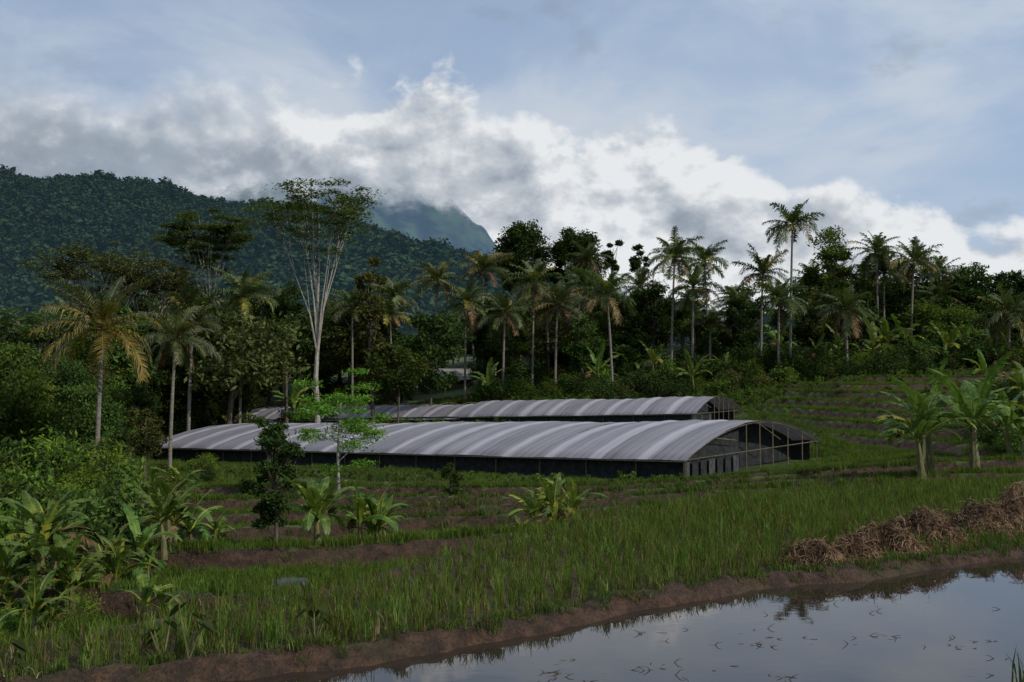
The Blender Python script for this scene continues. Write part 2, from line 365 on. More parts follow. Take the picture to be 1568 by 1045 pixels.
def terrain(x,y,parts=False):
    x=np.asarray(x,float);y=np.asarray(y,float)
    xc=np.clip(x,-220,220); yc=np.clip(y,-20,300)
    h=rbf(xc,yc)
    hw=h+0.12*wob(x,y,.2)
    st=0.62; q=hw/st; fl=np.floor(q); fr=q-fl
    ht=(fl+ss((fr-.78)/.22))*st-0.05
    ht=ht+0.10*np.exp(-((fr-1.0)/.05)**2)
    wz=ss((x-20)/2)*ss((y-45)/3)*ss((105-y)/8)*ss((90-x)/10)
    h=h*(1-wz)+ht*wz+0.04*wob(x,y,.8)
    f,bz=bund(x,y)
    h=h+bz*(0.48*ss((f-.40)/.06)*ss((.62-f)/.10)-.10)
    d=y-np.interp(x,EX,EY)-0.35*wob(x,y,.5)
    z=h*ss(d/1.3)+0.09*np.exp(-((d+.1)/.3)**2)*(d<1)
    dp=np.interp(x,PX,PY)-y+0.16*wob(x,y,1.7)+0.06*wob(x,y,6)
    z=z*1.0+0.11*np.exp(-((dp+.30)/.22)**2)*(1+0.6*wob(x,y,4))+0.025*wob(x,y,9)+.03*wob(x,y,17)*np.exp(-((dp+.1)/.4)**2)
    z=z-0.42*ss((dp+.02)/.45)*(1)
    front=ss((3.0-y)/1.5); z=z*(1-front)+front*(1.3)
    left=ss((-5.2-x)/1.5)*ss(dp/.4); z=z*(1-left)+left*0.03
    if parts: return z,wz*((fr>.76)&(fr<1.0))
    return z
def tz(x,y): return float(terrain(np.array([x]),np.array([y]))[0])
def ar(a,b,s): return np.arange(a,b,s)
xs=np.concatenate([[-6000,-3000,-1500,-700,-400],ar(-250,-60,8),ar(-60,-8,.5),ar(-8,14,.13),ar(14,60,.4),ar(60,250,6),[400,700,1500,3000,6000]])
ys=np.concatenate([[-3000,-800,-200,-60,-20,-5,0,2],ar(3,8,.4),ar(8,19,.11),ar(19,50,.2),ar(50,100,.3),ar(100,160,1.5),ar(160,300,8),[400,600,1200,2500,5000,9000]])
X,Y=np.meshgrid(xs,ys); Z,TR=terrain(X,Y,True)
Vt=np.stack([X,Y,Z],-1).reshape(-1,3); nx=len(xs);ny=len(ys)
I=(np.arange(ny-1)[:,None]*nx+np.arange(nx-1)[None,:]).ravel(); Fq=np.stack([I,I+1,I+1+nx,I+nx],1)
me=bpy.data.meshes.new('ground'); me.from_pydata(Vt.tolist(),[],Fq.tolist()); me.polygons.foreach_set('use_smooth',[True]*len(Fq))
dpv=(np.interp(X,PX,PY)-Y).ravel(); dev=(Y-np.interp(X,EX,EY)).ravel()
f_,bz_=bund(X,Y); bs=(bz_*((f_>.39)&(f_<.475))).ravel()
soil=np.exp(-((dpv+.2)/.6)**2)+ (dpv>0)*1.0+0.5*((dev<0)&(dpv<0))+bs+TR.ravel()*.8; soil=np.clip(soil,0,1)
a=me.attributes.new('soil','FLOAT','POINT'); a.data.foreach_set('value',soil)
m,nt=newmat('ground_soil_and_grass'); g=G(nt)
geo=g.n('ShaderNodeNewGeometry'); at=g.n('ShaderNodeAttribute'); at.attribute_name='soil'
sz=g.n('ShaderNodeSeparateXYZ'); g.l(geo.outputs['Position'],sz.inputs[0])
n1=g.noise(geo.outputs['Position'],0.35,5,.6); n2=g.noise(geo.outputs['Position'],4,6,.65); n3=g.noise(geo.outputs['Position'],22,4,.6)
gr=g.mix(g.sm(n1,.35,.65),(0.036,0.062,0.015),(0.072,0.105,0.028)); gr=g.mix(g.sm(n2,.55,.78),gr,(0.09,0.08,0.04))
so=g.mix(g.sm(n2,.35,.65),(0.028,0.017,0.011),(0.078,0.043,0.025)); so=g.mix(g.sm(n3,.45,.75),so,(0.018,0.013,0.009)); so=g.mix(g.sm(n1,.5,.7,0,.5),so,(0.04,0.05,0.015))
sf=g.sm(g.math('ADD',at.outputs['Fac'],g.math('MULTIPLY',g.math('SUBTRACT',n2,.5),.5)),.25,.6)
col=g.mix(sf,gr,so)
b=g.n('ShaderNodeBsdfPrincipled'); g.l(col,b.inputs['Base Color']); b.inputs['Roughness'].default_value=.8; b.inputs['Specular IOR Level'].default_value=.25
bp=g.n('ShaderNodeBump'); bp.inputs['Strength'].default_value=1.0; bp.inputs['Distance'].default_value=.12; g.l(g.math('ADD',n2,g.math('MULTIPLY',n3,.4)),bp.inputs['Height']); g.l(bp.outputs[0],b.inputs['Normal'])
o=g.n('ShaderNodeOutputMaterial'); g.l(b.outputs[0],o.inputs[0]); me.materials.append(m); obj('ground',me)

m,nt=newmat('muddy_water'); g=G(nt); geo=g.n('ShaderNodeNewGeometry')
b=g.n('ShaderNodeBsdfPrincipled'); nn=g.noise(geo.outputs['Position'],.8,4,.6)
g.l(g.mix(nn,(0.016,0.013,0.011),(0.035,0.024,0.017)),b.inputs['Base Color']); b.inputs['Roughness'].default_value=.02; b.inputs['IOR'].default_value=1.4
b.inputs['Specular IOR Level'].default_value=.75
mp=g.n('ShaderNodeMapping'); g.l(geo.outputs['Position'],mp.inputs[0]); mp.inputs['Scale'].default_value=(1,1.6,1)
bp=g.n('ShaderNodeBump'); bp.inputs['Strength'].default_value=.03; bp.inputs['Distance'].default_value=.02; g.l(g.noise(mp.outputs[0],3.0,3,.5),bp.inputs['Height']); g.l(bp.outputs[0],b.inputs['Normal'])
o=g.n('ShaderNodeOutputMaterial'); g.l(b.outputs[0],o.inputs[0])
w=MB(); wx=np.linspace(-6.6,60,140); w.grid([[(x_,1.6,-.05) for x_ in wx],[(x_,float(np.interp(x_,PX,PY))+.55,-.05) for x_ in wx]],m); obj('paddy_water',w.mesh('paddy_water'))

# ---------------------------------------------------------------- rice
def inrice(x,y):
    d=y-np.interp(x,EX,EY)-0.35*wob(x,y,.5); dp=np.interp(x,PX,PY)-y+0.16*wob(x,y,1.7)
    return (d<-0.1)&(dp<-0.68)
gx,gy=np.meshgrid(ar(-14,48,.2),ar(6,40,.2)); gx=gx+R.rand(*gx.shape)*.14-.07; gy=gy+R.rand(*gy.shape)*.14-.07
gx=gx.ravel();gy=gy.ravel(); vis=(np.abs(gx)<gy*0.56+1.0)&inrice(gx,gy)
piles=[(bx(1350,16.9),16.9,.75,.42),(bx(1245,15.95),15.95,.62,.32),(bx(1412,17.9),17.9,.8,.5),(bx(1500,19.0),19.0,.85,.5),(bx(1300,16.3),16.3,.5,.34),(bx(1560,19.9),19.9,.9,.66)]
for (qx,qy,qr,_) in piles: vis&=((gx-qx)/qr)**2+((gy-qy)/(qr*.6))**2>1
gx=gx[vis];gy=gy[vis]; keep=R.rand(len(gx))>0.07*(1+wob(gx,gy,.7)); gx=gx[keep];gy=gy[keep]
rz=[tuft('rice_%d'%i,.42,15,.075,.006,['rice','ricedry'],50+i,.32,.22) for i in range(5)]
n=len(gx); rot=np.zeros((n,3)); rot[:,2]=R.rand(n)*6.28; sc=(.72+.45*R.rand(n))*(1+.18*wob(gx,gy,.35))
scatter('rice_crop',np.c_[gx,gy,terrain(gx,gy)],rot,sc,R.randint(0,5,n),rz)

A1=np.array([8.73,50]);B1=np.array([-28,76.]);C1=np.array([9.8,10.])
A2=np.array([14.8,80]);B2=np.array([-32.6,113.5]);C2=np.array([5.,6.])
def infoot(x,y,A,B,C,pad=.04):
    u=B-A; det=u[0]*C[1]-u[1]*C[0]; rx=x-A[0];ry=y-A[1]
    s=(rx*C[1]-ry*C[0])/det; t=(u[0]*ry-u[1]*rx)/det
    return (s>-pad)&(s<1+pad)&(t>-pad)&(t<1+pad)
def foot(x,y): return infoot(x,y,A1,B1,C1)|infoot(x,y,A2,B2,C2)
gt=[tuft('grass_%d'%i,.38,22,.26,.013,['grass','ricedry' if i==3 else 'grass'],80+i,.6) for i in range(4)]+[tuft('ricefar_%d'%i,.40,24,.24,.013,['rice','grass'],90+i,.3) for i in range(2)]
def sc_pts(x0,x1,y0,y1,n,f):
    x=R.uniform(x0,x1,n); y=np.sqrt(R.uniform(y0**1.3,y1**1.3,n)**(2/1.3)); v=f(x,y); return x[v],y[v]
fv=lambda x,y:(np.abs(x)<y*.56+1)&(~foot(x,y))&(y-np.interp(x,EX,EY)>0.1)
x,y=sc_pts(-35,62,11,112,60000,fv); x2,y2=sc_pts(-17,24,15,50,34000,fv); x3,y3=sc_pts(15,55,40,98,18000,fv)
x=np.r_[x,x2,x3];y=np.r_[y,y2,y3]
zz,TRp=terrain(x,y,True)
f_,bz_=bund(x,y); onb=(bz_>.3)&(f_>.395)&(f_<.475)
k=(~onb&(TRp<.5))|(R.rand(len(x))<.10); x=x[k];y=y[k];zz=zz[k]
n=len(x); rot=np.zeros((n,3)); rot[:,2]=R.rand(n)*6.28
patch=wob(x,y,.13)+.2*(x>18); idx=np.where(patch>0.0,R.randint(4,6,n),R.randint(0,4,n)); scl=(.42+.45*R.rand(n))*(1+.2*(y>55))*(1+.25*wob(x,y,.4))
scatter('grass',np.c_[x,y,zz],rot,scl,idx,gt)
t=R.uniform(-9,16,2600); yy=np.interp(t,PX,PY)+.38+.16*R.normal(size=2600); zz=terrain(t,yy); rot=np.zeros((2600,3)); rot[:,2]=R.rand(2600)*6.28
kk=(R.rand(2600)<.2)&(zz>-.03); scatter('weeds',np.c_[t,yy,zz][kk],rot[kk],(.2+.3*R.rand(2600))[kk],R.randint(0,4,2600)[kk],gt)

# ---------------------------------------------------------------- greenhouses
def greenhouse_mat():
    m,nt=newmat('greenhouse_plastic'); g=G(nt); uv=g.n('ShaderNodeUVMap'); uv.uv_map='UVMap'
    s=g.n('ShaderNodeSeparateXYZ'); g.l(uv.outputs[0],s.inputs[0]); u=s.outputs[0]; v=s.outputs[1]
    pan=g.math('FLOOR',g.math('DIVIDE',u,1.0)); wn=g.n('ShaderNodeTexWhiteNoise',noise_dimensions='1D'); g.l(pan,wn.inputs['W'])
    n1=g.noise(g.vec(g.math('MULTIPLY',u,1.2),g.math('MULTIPLY',v,2.0),0.0),1.0,6,.65)
    n2=g.noise(g.vec(g.math('MULTIPLY',u,.35),0.0,0.0),1.0,2,.5)
    fr=g.math('FRACT',g.math('ADD',g.math('DIVIDE',u,2.9),g.math('MULTIPLY',n2,.6))); stripe=g.math('MULTIPLY',g.sm(fr,.04,.12),g.sm(fr,.34,.22))
    line=g.sm(g.math('ABSOLUTE',g.math('SUBTRACT',g.math('FRACT',g.math('DIVIDE',u,.48)),.5)),.36,.49)
    val=g.math('ADD',g.math('ADD',.20,g.math('MULTIPLY',wn.outputs['Value'],.06)),g.math('MULTIPLY',stripe,.15))
    val=g.math('SUBTRACT',val,g.math('MULTIPLY',line,.08)); val=g.math('ADD',val,g.math('MULTIPLY',g.math('SUBTRACT',n1,.5),.2))
    val=g.math('SUBTRACT',val,g.math('MULTIPLY',g.sm(g.math('ABSOLUTE',g.math('SUBTRACT',v,.5)),.44,.5),.06))
    col=g.mix(1.0,g.vec(val,val,val),(1.0,.955,1.06),'MULTIPLY')
    b=g.n('ShaderNodeBsdfPrincipled'); g.l(col,b.inputs['Base Color']); b.inputs['Roughness'].default_value=.5; b.inputs['Specular IOR Level'].default_value=.4
    t=g.n('ShaderNodeBsdfTranslucent'); g.l(col,t.inputs[0]); mx=g.n('ShaderNodeMixShader'); mx.inputs[0].default_value=.12; g.l(b.outputs[0],mx.inputs[1]); g.l(t.outputs[0],mx.inputs[2])
    o=g.n('ShaderNodeOutputMaterial'); g.l(mx.outputs[0],o.inputs[0]); return m
GM=greenhouse_mat()
def greenhouse(A,B,C,rise0,rise1,zA,zB,zc,wall,cut=None):
    par=empty('greenhouse',(A[0],A[1],tz(A[0],A[1]))); off=Vector(par.location)
    L=math.hypot(*(B-A)); U=int(L/.24); Vn=30
    def S(s,t,lift=0.0):
        p=A+(B-A)*s+C*t; rise=rise0+(rise1-rise0)*s
        z=zA+(zB-zA)*s+zc*t+rise*(math.sin(math.pi*min(1,max(0,t))))**.85+lift
        return Vector((p[0],p[1],z))-off
    segs=[(0,1,0)] if not cut else [(0,cut,0.0),(cut-.004,1,-.22)]
    for k,(s0,s1,dz) in enumerate(segs):
        rows=[];uvs=[]
        n=int(U*(s1-s0))
        for i in range(n+1):
            s=s0+(s1-s0)*i/n; u=s*L; sag=-0.06*abs(math.sin(math.pi*u/1.45))+.015*math.sin(u*9)+.07*math.sin(u*.5)*math.sin(u*.17)
            rows.append([list(S(s,t/Vn,sag*math.sin(math.pi*(0.06+.88*t/Vn))+dz)+Vector((0,0,.015*math.sin(t*1.7+u)))) for t in range(Vn+1)]); uvs.append([(u,t/Vn) for t in range(Vn+1)])
        b=MB(); b.grid(rows,GM); me=b.mesh('roof',True); ul=me.uv_layers.new(name='UVMap')
        flat=[q for r in uvs for q in r]
        li=np.zeros(len(me.loops),int); me.loops.foreach_get('vertex_index',li); ul.data.foreach_set('uv',np.array(flat)[li].ravel())
        obj('roof' if k==0 else 'roof_lower',me,parent=par)
    b=MB(); nh=int(L/2.9)
    ends=[0.003,.997]
    for i in range(nh+1):
        s=min(.997,max(.003,i/nh))
        for t in (0.015,.985):
            p=S(s,t,-.08); gz=tz(p.x+off.x,p.y+off.y)-off.z-.2; b.tube([(p.x,p.y,gz),(p.x,p.y,p.z)],[.04,.035],6,'wood')
        b.tube([list(S(s,t/14,-.10)) for t in range(15)],[.03]*15,5,'bamboo' if i==0 else 'wood',False)
    for s in ends:
        for t in (.42,.52,.62,.74,.86):
            p=S(s,t,-.08); gz=tz(p.x+off.x,p.y+off.y)-off.z-.2; b.tube([(p.x,p.y,gz),(p.x,p.y,p.z)],[.035,.03],6,'bamboo')
        b.tube([S(s,0.02,-.15),Vector(S(s,0.98,-.15))],[.03,.03],5,'wood'); b.tube([S(s,.2,-.1),Vector(S(s,.35,-.1))-Vector((0,0,.7))],[.025,.025],5,'bamboo')
        b.tube([S(s,.5,-.1),Vector(S(s,.68,-.1))-Vector((0,0,.9))],[.025,.025],5,'bamboo')
    for t in (0.0,1.0):
        b.tube([S(0,t,-.07),S(.5,t,-.07),S(1,t,-.07)],[.04]*3,5,'wood')
    obj('bamboo_frame',b.mesh('frame'),parent=par)
    b=MB(); n=40
    for t in (.03,.97):
        rows=[[],[]]
        for i in range(n+1):
            p=S(.01+.98*i/n,t,-.12-.05*(i%2)); gz=tz(p.x+off.x,p.y+off.y)-off.z-.15; rows[0].append([p.x,p.y,gz]); rows[1].append([p.x,p.y,p.z])
        b.grid(rows,'netting')
    for s,ts in ((.012,(.03,.42)),(.035,(.4,.97)),(.985,(.03,.97))):
        rows=[[],[]]
        for i in range(13):
            t=ts[0]+(ts[1]-ts[0])*i/12; p=S(s,t,-.10); gz=tz(p.x+off.x,p.y+off.y)-off.z-.15; rows[0].append([p.x,p.y,gz]); rows[1].append([p.x,p.y,p.z-(.0 if s!=.012 else .25)])
        b.grid(rows,'netting')
    obj('netting_walls',b.mesh('netting'),parent=par)
    b=MB()
    for i in range(7):
        t=.03+.055*i; p=S(.006,t,0); gz=tz(p.x+off.x,p.y+off.y)-off.z
        b.box((p.x,p.y,gz+.45),.55,.03,.95,'netting' if i%3 else 'tarp',math.atan2(C[1],C[0]))
    obj('wall_panels',b.mesh('panels'),parent=par)
greenhouse(A1,B1,C1,1.62,1.35,-1.1,-2.2,.35,1.5)
greenhouse(A2,B2,C2,1.30,1.5,.2,-1.75,.1,1.4,cut=.42)

# ---------------------------------------------------------------- individual trees / palms
def ground_obj(name,me,px,D,sc=1.0,rz=None):
    x=bx(px,D); return obj(name,me,(x,D,tz(x,D)-.03),R.rand()*6.28 if rz is None else rz,sc)
PL=[(150,505,45,3.1,'palm_y'),(262,520,58,2.7,'palm'),(368,455,86,3.6,'palm'),(1210,345,100,3.5,'palm'),(1165,420,104,3.4,'palm'),(1028,395,106,3.6,'palm'),
(1085,400,116,3.6,'palm'),(938,452,98,3.7,'palm'),(815,432,108,3.6,'palm'),(738,415,118,3.8,'palm'),(662,430,120,3.6,'palm'),(712,465,108,3.6,'palm'),(1297,475,96,3.2,'palm'),
(1345,385,112,3.5,'palm'),(1395,400,108,3.4,'palm'),(1192,460,99,3.2,'palm'),(885,440,120,3.6,'palm'),(1545,480,98,3.6,'palm'),(600,485,112,3.4,'palm'),(1130,470,118,3.2,'palm'),(1250,430,120,3.4,'palm'),(985,440,125,3.6,'palm'),(1440,420,118,3.4,'palm'),(770,480,104,3.2,'palm'),
(350,500,90,3.3,'palm'),(540,470,108,3.3,'palm'),(850,470,104,3.4,'palm'),(1060,440,104,3.4,'palm'),(905,400,130,3.5,'palm')]
for i,(px,py,D,fl,lf) in enumerate(PL):
    x=bx(px,D); H=ztop(py,D)-tz(x,D)
    me=palm('coconut_palm_mesh',H,fl,200+i,lf,nf=28 if D<70 else 26,lw=.032 if D<70 else .06,npair=36 if D<70 else 26,lean=.02+.04*R.rand(),tr=.12 if D<70 else .14)
    obj('coconut_palm',me,(x,D,tz(x,D)),0)
for (px,py,D,cr,fk,seed,nl,lf) in [(488,278,92,5.8,.36,1,140,'feather'),(320,330,98,4.6,.5,2,190,'feather'),(150,376,88,5.0,.42,3,95,'olive'),(225,400,92,3.8,.5,4,90,'olive'),(40,480,80,4.5,.4,5,110,'feather')]:
    x=bx(px,D); H=ztop(py,D)-tz(x,D)
    obj('albizia_tree',albizia('albizia_mesh',H,cr,seed,lf,nl=nl,fork=fk,ls=.19),(x,D,tz(x,D)),R.rand()*6)
def bl(name,px,py,D,wpx,chpx,leaf,seed,nc=22,nl=170,ls=.26,bark='bark_d',**k):
    x=bx(px,D); z=tz(x,D); H=ztop(py,D)-z; cr=wpx/2/F*D; ch=chpx/F*D
    obj(name,broadleaf(name+'_mesh',H,cr*.88,ch,nc,nl,ls,leaf,bark,seed,tr=max(.06,H*.012),**k),(x,D,z-.03),0)
bl('mango_tree',803,346,138,90,105,'dark',31,80,260,.24,flat=.85,rcf=.34,pw=.35)
bl('mango_tree',884,346,138,86,110,'dark',32,80,260,.24,flat=.85,rcf=.34,pw=.35)
bl('teak_tree',940,350,140,34,90,'dark',33,14,150,.24)
bl('teak_tree',978,362,142,40,80,'dark',34,14,150,.24)
bl('teak_tree',1287,338,116,90,190,'light',35,44,200,.22)
bl('jackfruit_tree',1345,356,125,70,170,'mid',36,34,200,.23)
bl('jackfruit_tree',1410,364,122,84,190,'mid',37,38,200,.23)
bl('jackfruit_tree',1470,388,118,90,170,'mid',38,38,200,.23)
bl('jackfruit_tree',1540,400,116,95,170,'dark',39,40,200,.23)
bl('jackfruit_tree',1088,478,112,70,110,'mid',48,30,200,.2)
bl('jackfruit_tree',1135,470,114,60,120,'dark',49,30,200,.2)
bl('vine_covered_tree',572,380,92,62,230,'olive',40,36,190,.19,pw=.8)
bl('jackfruit_tree',440,430,100,90,150,'dark',41,36,200,.22)
bl('jackfruit_tree',660,475,100,120,120,'dark',42,38,200,.22)
bl('jackfruit_tree',610,520,92,90,80,'mid',43,30,200,.18)
bl('young_mahogany_tree',425,616,27,118,215,'dark',44,56,150,.065,pw=.75,rcf=.26,flat=.55)
bl('coffee_tree',690,700,43,46,60,'dark',46,10,120,.07)
bl('guava_tree',225,600,48,70,110,'olive',47,20,150,.09)
bl('petai_sapling',520,556,44,165,170,'bright',9,34,210,.085,'bark_w',flat=.28,rcf=.36,asp=.32)

V=[broadleaf('wood_a',10,3.2,7.5,34,160,.22,'dark','bark_d',61),broadleaf('wood_b',10,2.8,8,32,160,.21,'mid','bark_d',62,pw=.8),broadleaf('wood_c',10,3.6,6.5,34,160,.22,'olive','bark_d',63),
   broadleaf('wood_d',10,2.6,7,28,160,.21,'dark','bark_w',64),palm('wood_palm',8.5,3.2,65,'palm',24,npair=22,lw=.07),palm('wood_palm2',7.5,3.2,66,'palm',24,npair=22,lw=.07),
   broadleaf('wood_e',10,3.4,8,36,160,.22,'light','bark_d',67)]
TX=[-200,0,100,200,300,400,480,560,620,700,760,850,950,1050,1120,1200,1300,1400,1480,1568,1800]
TY=[500,505,490,455,440,430,445,440,455,450,430,430,430,430,440,430,410,402,408,415,415]
P=[];Ro=[];Sc=[];Ix=[]
for k in range(470):
    px=R.uniform(-140,1700); D=R.uniform(106,155) if px>380 else R.uniform(80,140)
    if 380<px<560: D=max(D,114)
    if 620<px<745 and D<129: continue
    if (1075<px<1115 and D<126) or (815<px<850 and D<130): 
        if R.rand()<.5: continue
    x=bx(px,D)
    if foot(np.array(x),np.array(D)): continue
    z=tz(x,D); H=ztop(np.interp(px,TX,TY)+R.rand()**.7*90-4,D)-z
    if H<3: continue
    i=R.choice([0,1,2,3,4,5,6],p=[.24,.22,.1,.12,.12,.12,.08]); s=H/10
    if i in(4,5): P.append((x,D,z));Sc.append((1.0,1.0,H/9)); 
    else: P.append((x,D,z-.2));Sc.append((max(.8,s)*.98,max(.8,s)*.98,s))
    Ro.append((0,0,R.rand()*6.28));Ix.append(i)
scatter('background_forest',P,Ro,Sc,Ix,V)
P=[];Ro=[];Sc=[];Ix=[]
V2=[broadleaf('lw_a',7,2.2,5.5,44,190,.115,'mid','bark_d',161),broadleaf('lw_b',7,2.0,5.8,40,190,.11,'dark','bark_d',162,pw=.8),broadleaf('lw_c',7,2.4,4.6,40,190,.11,'olive','bark_w',163,flat=.4),broadleaf('lw_d',7,2.1,5.2,40,190,.115,'light','bark_d',164)]
for k in range(66):
    px=R.uniform(-140,200); D=R.uniform(48,84); x=bx(px,D); z=tz(x,D)
    H=ztop(R.uniform(510,610)+max(0,(px-80))*.5,D)-z; s=H/7; P.append((x,D,z-.2));Sc.append((s*.95,s*.95,s));Ro.append((0,0,R.rand()*6.28));Ix.append(R.choice([0,1,2,3],p=[.35,.25,.2,.2]))
scatter('left_woodland',P,Ro,Sc,Ix,V2)

B_=[bush('shrub_a',1.2,1.9,1500,.075,'mid',71,nc=12),bush('shrub_b',1.1,1.6,1500,.07,'light',72,nc=12),bush('shrub_c',1.3,2.1,1500,.08,'dark',73,nc=12),bush('shrub_d',1.0,1.5,1300,.065,'olive',74),bush('shrub_e',1.1,1.8,1600,.065,'bright',75,asp=.3,nc=12),
    banana('bn_a',3.0,76,8,1.7,.22),banana('bn_b',2.6,77,7,1.6,.2,stems=2)]
P=[];Ro=[];Sc=[];Ix=[]
def put(x,y,s,i,sq=1.0):
    P.append((x,y,tz(x,y)-.08));Sc.append((s,s,s*sq));Ro.append((0,0,R.rand()*6.28));Ix.append(i)
for k in range(300):
    D=R.uniform(21,50); lim=np.interp(D,[21,24,30,50],[60,200,150,190]); px=R.uniform(-140,lim); x=bx(px,D)
    if D-np.interp(x,EX,EY)<2.5: continue
    put(x,D,R.uniform(.5,1.2)*(1+.5*(D>32)),R.choice([0,1,2,3,4],p=[.3,.22,.2,.1,.18]),R.uniform(.8,1.3))
for k in range(26):
    D=R.uniform(15,21); px=R.uniform(-100,150); x=bx(px,D); put(x,D,R.uniform(.25,.5),R.choice([0,1,2,4]))
for k in range(40):
    D=R.uniform(40,62); px=R.uniform(170,330); put(bx(px,D),D,R.uniform(.4,.9),R.choice([0,1,3,4]))
scatter('shrub_thicket',P,Ro,Sc,Ix,B_)
P=[];Ro=[];Sc=[];Ix=[]
for k in range(520):
    px=R.uniform(-100,1650); D=R.uniform(95,108) if px>900 else R.uniform(102,122)
    if px<400: D=R.uniform(84,120)
    if 625<px<740 and D<126: continue
    x=bx(px,D)
    if foot(np.array(x),np.array(D)): continue
    put(x,D,R.uniform(.8,1.9),R.choice([0,1,2,3,4,5,6],p=[.27,.18,.26,.1,.07,.06,.06]))
for k in range(90):
    px=R.uniform(1490,1700); D=R.uniform(46,80); put(bx(px,D),D,R.uniform(.5,1.2),R.choice([0,1,2,3,5]))
for k in range(50):
    px=R.uniform(1130,1560); D=R.uniform(76,90); put(bx(px,D),D,R.uniform(.25,.5),R.choice([0,1,3,4]))
scatter('undergrowth',P,Ro,Sc,Ix,B_)
cs=[bush('cassava_%d'%i,.42,.95,220,.09,['light','mid','bright'][i],85+i,asp=.3,nc=5) for i in range(3)]
P=[];Ro=[];Sc=[];Ix=[]
for r_ in range(13):
    for c_ in range(150):
        px=560+c_*6.7+R.normal()*1.5; D=89+r_*1.35+R.normal()*.15; x=bx(px,D)
        if foot(np.array(x),np.array(D)): continue
        if px>1200 and R.rand()<.75: continue
        put(x,D,R.uniform(.7,1.15),R.randint(0,3))
for k in range(170):
    px=R.uniform(230,1120); D=np.interp(px,[230,1120],[60,45.5])+R.normal()*.8; x=bx(px,D)
    if foot(np.array(x),np.array(D)): continue
    put(x,D,R.uniform(.3,.8),R.randint(0,2))
scatter('cassava_crop',P,Ro,Sc,Ix,cs)

BN=[(72,860,19,1.9,4,9),(120,885,18,1.7,3,8),(20,890,18,1.6,3,8),(165,880,19.5,1.6,3,8),(215,860,22,1.7,3,8),(262,850,24,1.9,3,8),(300,845,25,1.8,2,8),(335,835,27,1.3,2,7),(272,745,38,2.3,2,8),
    (490,838,25,2.3,2,8),(555,838,25,1.9,3,8),(585,835,26,1.5,2,7),(845,790,26,1.6,2,9),(880,792,26.5,1.45,3,9),(1408,715,37,3.6,2,8),(1490,712,38,4.7,2,9),(795,800,25.5,.8,1,6),(1545,690,46,3.4,2,8),(230,890,17,1.1,2,7),(60,905,16,1.2,2,7)]
for i,(px,py,D,H,st,nl) in enumerate(BN):
    if px in(845,880): L=1.0;W=.13;ym=.5
    else: L=H*.56;W=.064*H+.02;ym=.08
    me=banana('banana_mesh',H,300+i,nl,L,W,stemr=.04*H,ymix=ym,stems=st,spread=.22*H)
    ground_obj('banana_plant',me,px,D)

# ---------------------------------------------------------------- straw piles
def straw(qx,qy,r,h,seed,ns=1500,ls=.3):
    rs=np.random.RandomState(seed); b=MB(); rows=[]
    K=10;S_=28
    def hh(a,q): return h*(1-q**2)**.8*(1+.3*math.sin(3*a+seed)+.2*math.sin(5*a+2*q*5))
    for k in range(K+1):
        q=k/K; rows.append([[q*r*math.cos(2*math.pi*j/S_)*(1+.1*math.sin(3*j)),.6*q*r*math.sin(2*math.pi*j/S_)*(1+.1*math.sin(2*j)),hh(2*math.pi*j/S_,min(q,.999))-.06] for j in range(S_)])
    b.grid(rows,'strawmound',True)
    n=ns; a=rs.rand(n)*6.28; q=rs.rand(n)**.55*1.02; hz=np.array([hh(a_,min(q_,.999)) for a_,q_ in zip(a,q)])
    C=np.c_[q*r*np.cos(a),.6*q*r*np.sin(a),hz-.02+.04*rs.rand(n)]
    d=rs.normal(size=(n,3)); d[:,2]*=.4; d[:,2]-=.35*q; d/=np.linalg.norm(d,axis=1)[:,None]; s=np.cross(d,rs.normal(size=(n,3))); s/=np.linalg.norm(s,axis=1)[:,None]; s*=.006
    L=(ls*(.4+.8*rs.rand(n)))[:,None]; m=C+d*L*.5+np.array([0,0,.02]); e=C+d*L+np.c_[np.zeros(n),np.zeros(n),-.1*rs.rand(n)]
    b.quads(np.stack([C-s,C+s,m+s,m-s],1),'straw'); b.quads(np.stack([m-s,m+s,e+s*.5,e-s*.5],1),'straw')
    obj('straw_pile',b.mesh('straw_mesh'),(qx,qy,tz(qx,qy)-.02),rs.rand()*.6-.1)
for i,(qx,qy,qr,h) in enumerate(piles): straw(qx,qy,qr,h,400+i,2600,.22)
for i,(px,D,r,h) in enumerate([(670,20.8,.55,.28),(715,21.8,.5,.25),(1110,28.6,.7,.35),(440,16.2,.45,.24),(258,13.2,.38,.22),(1000,24.5,.4,.2)]): straw(bx(px,D),D,r,h,420+i,1000,.2)

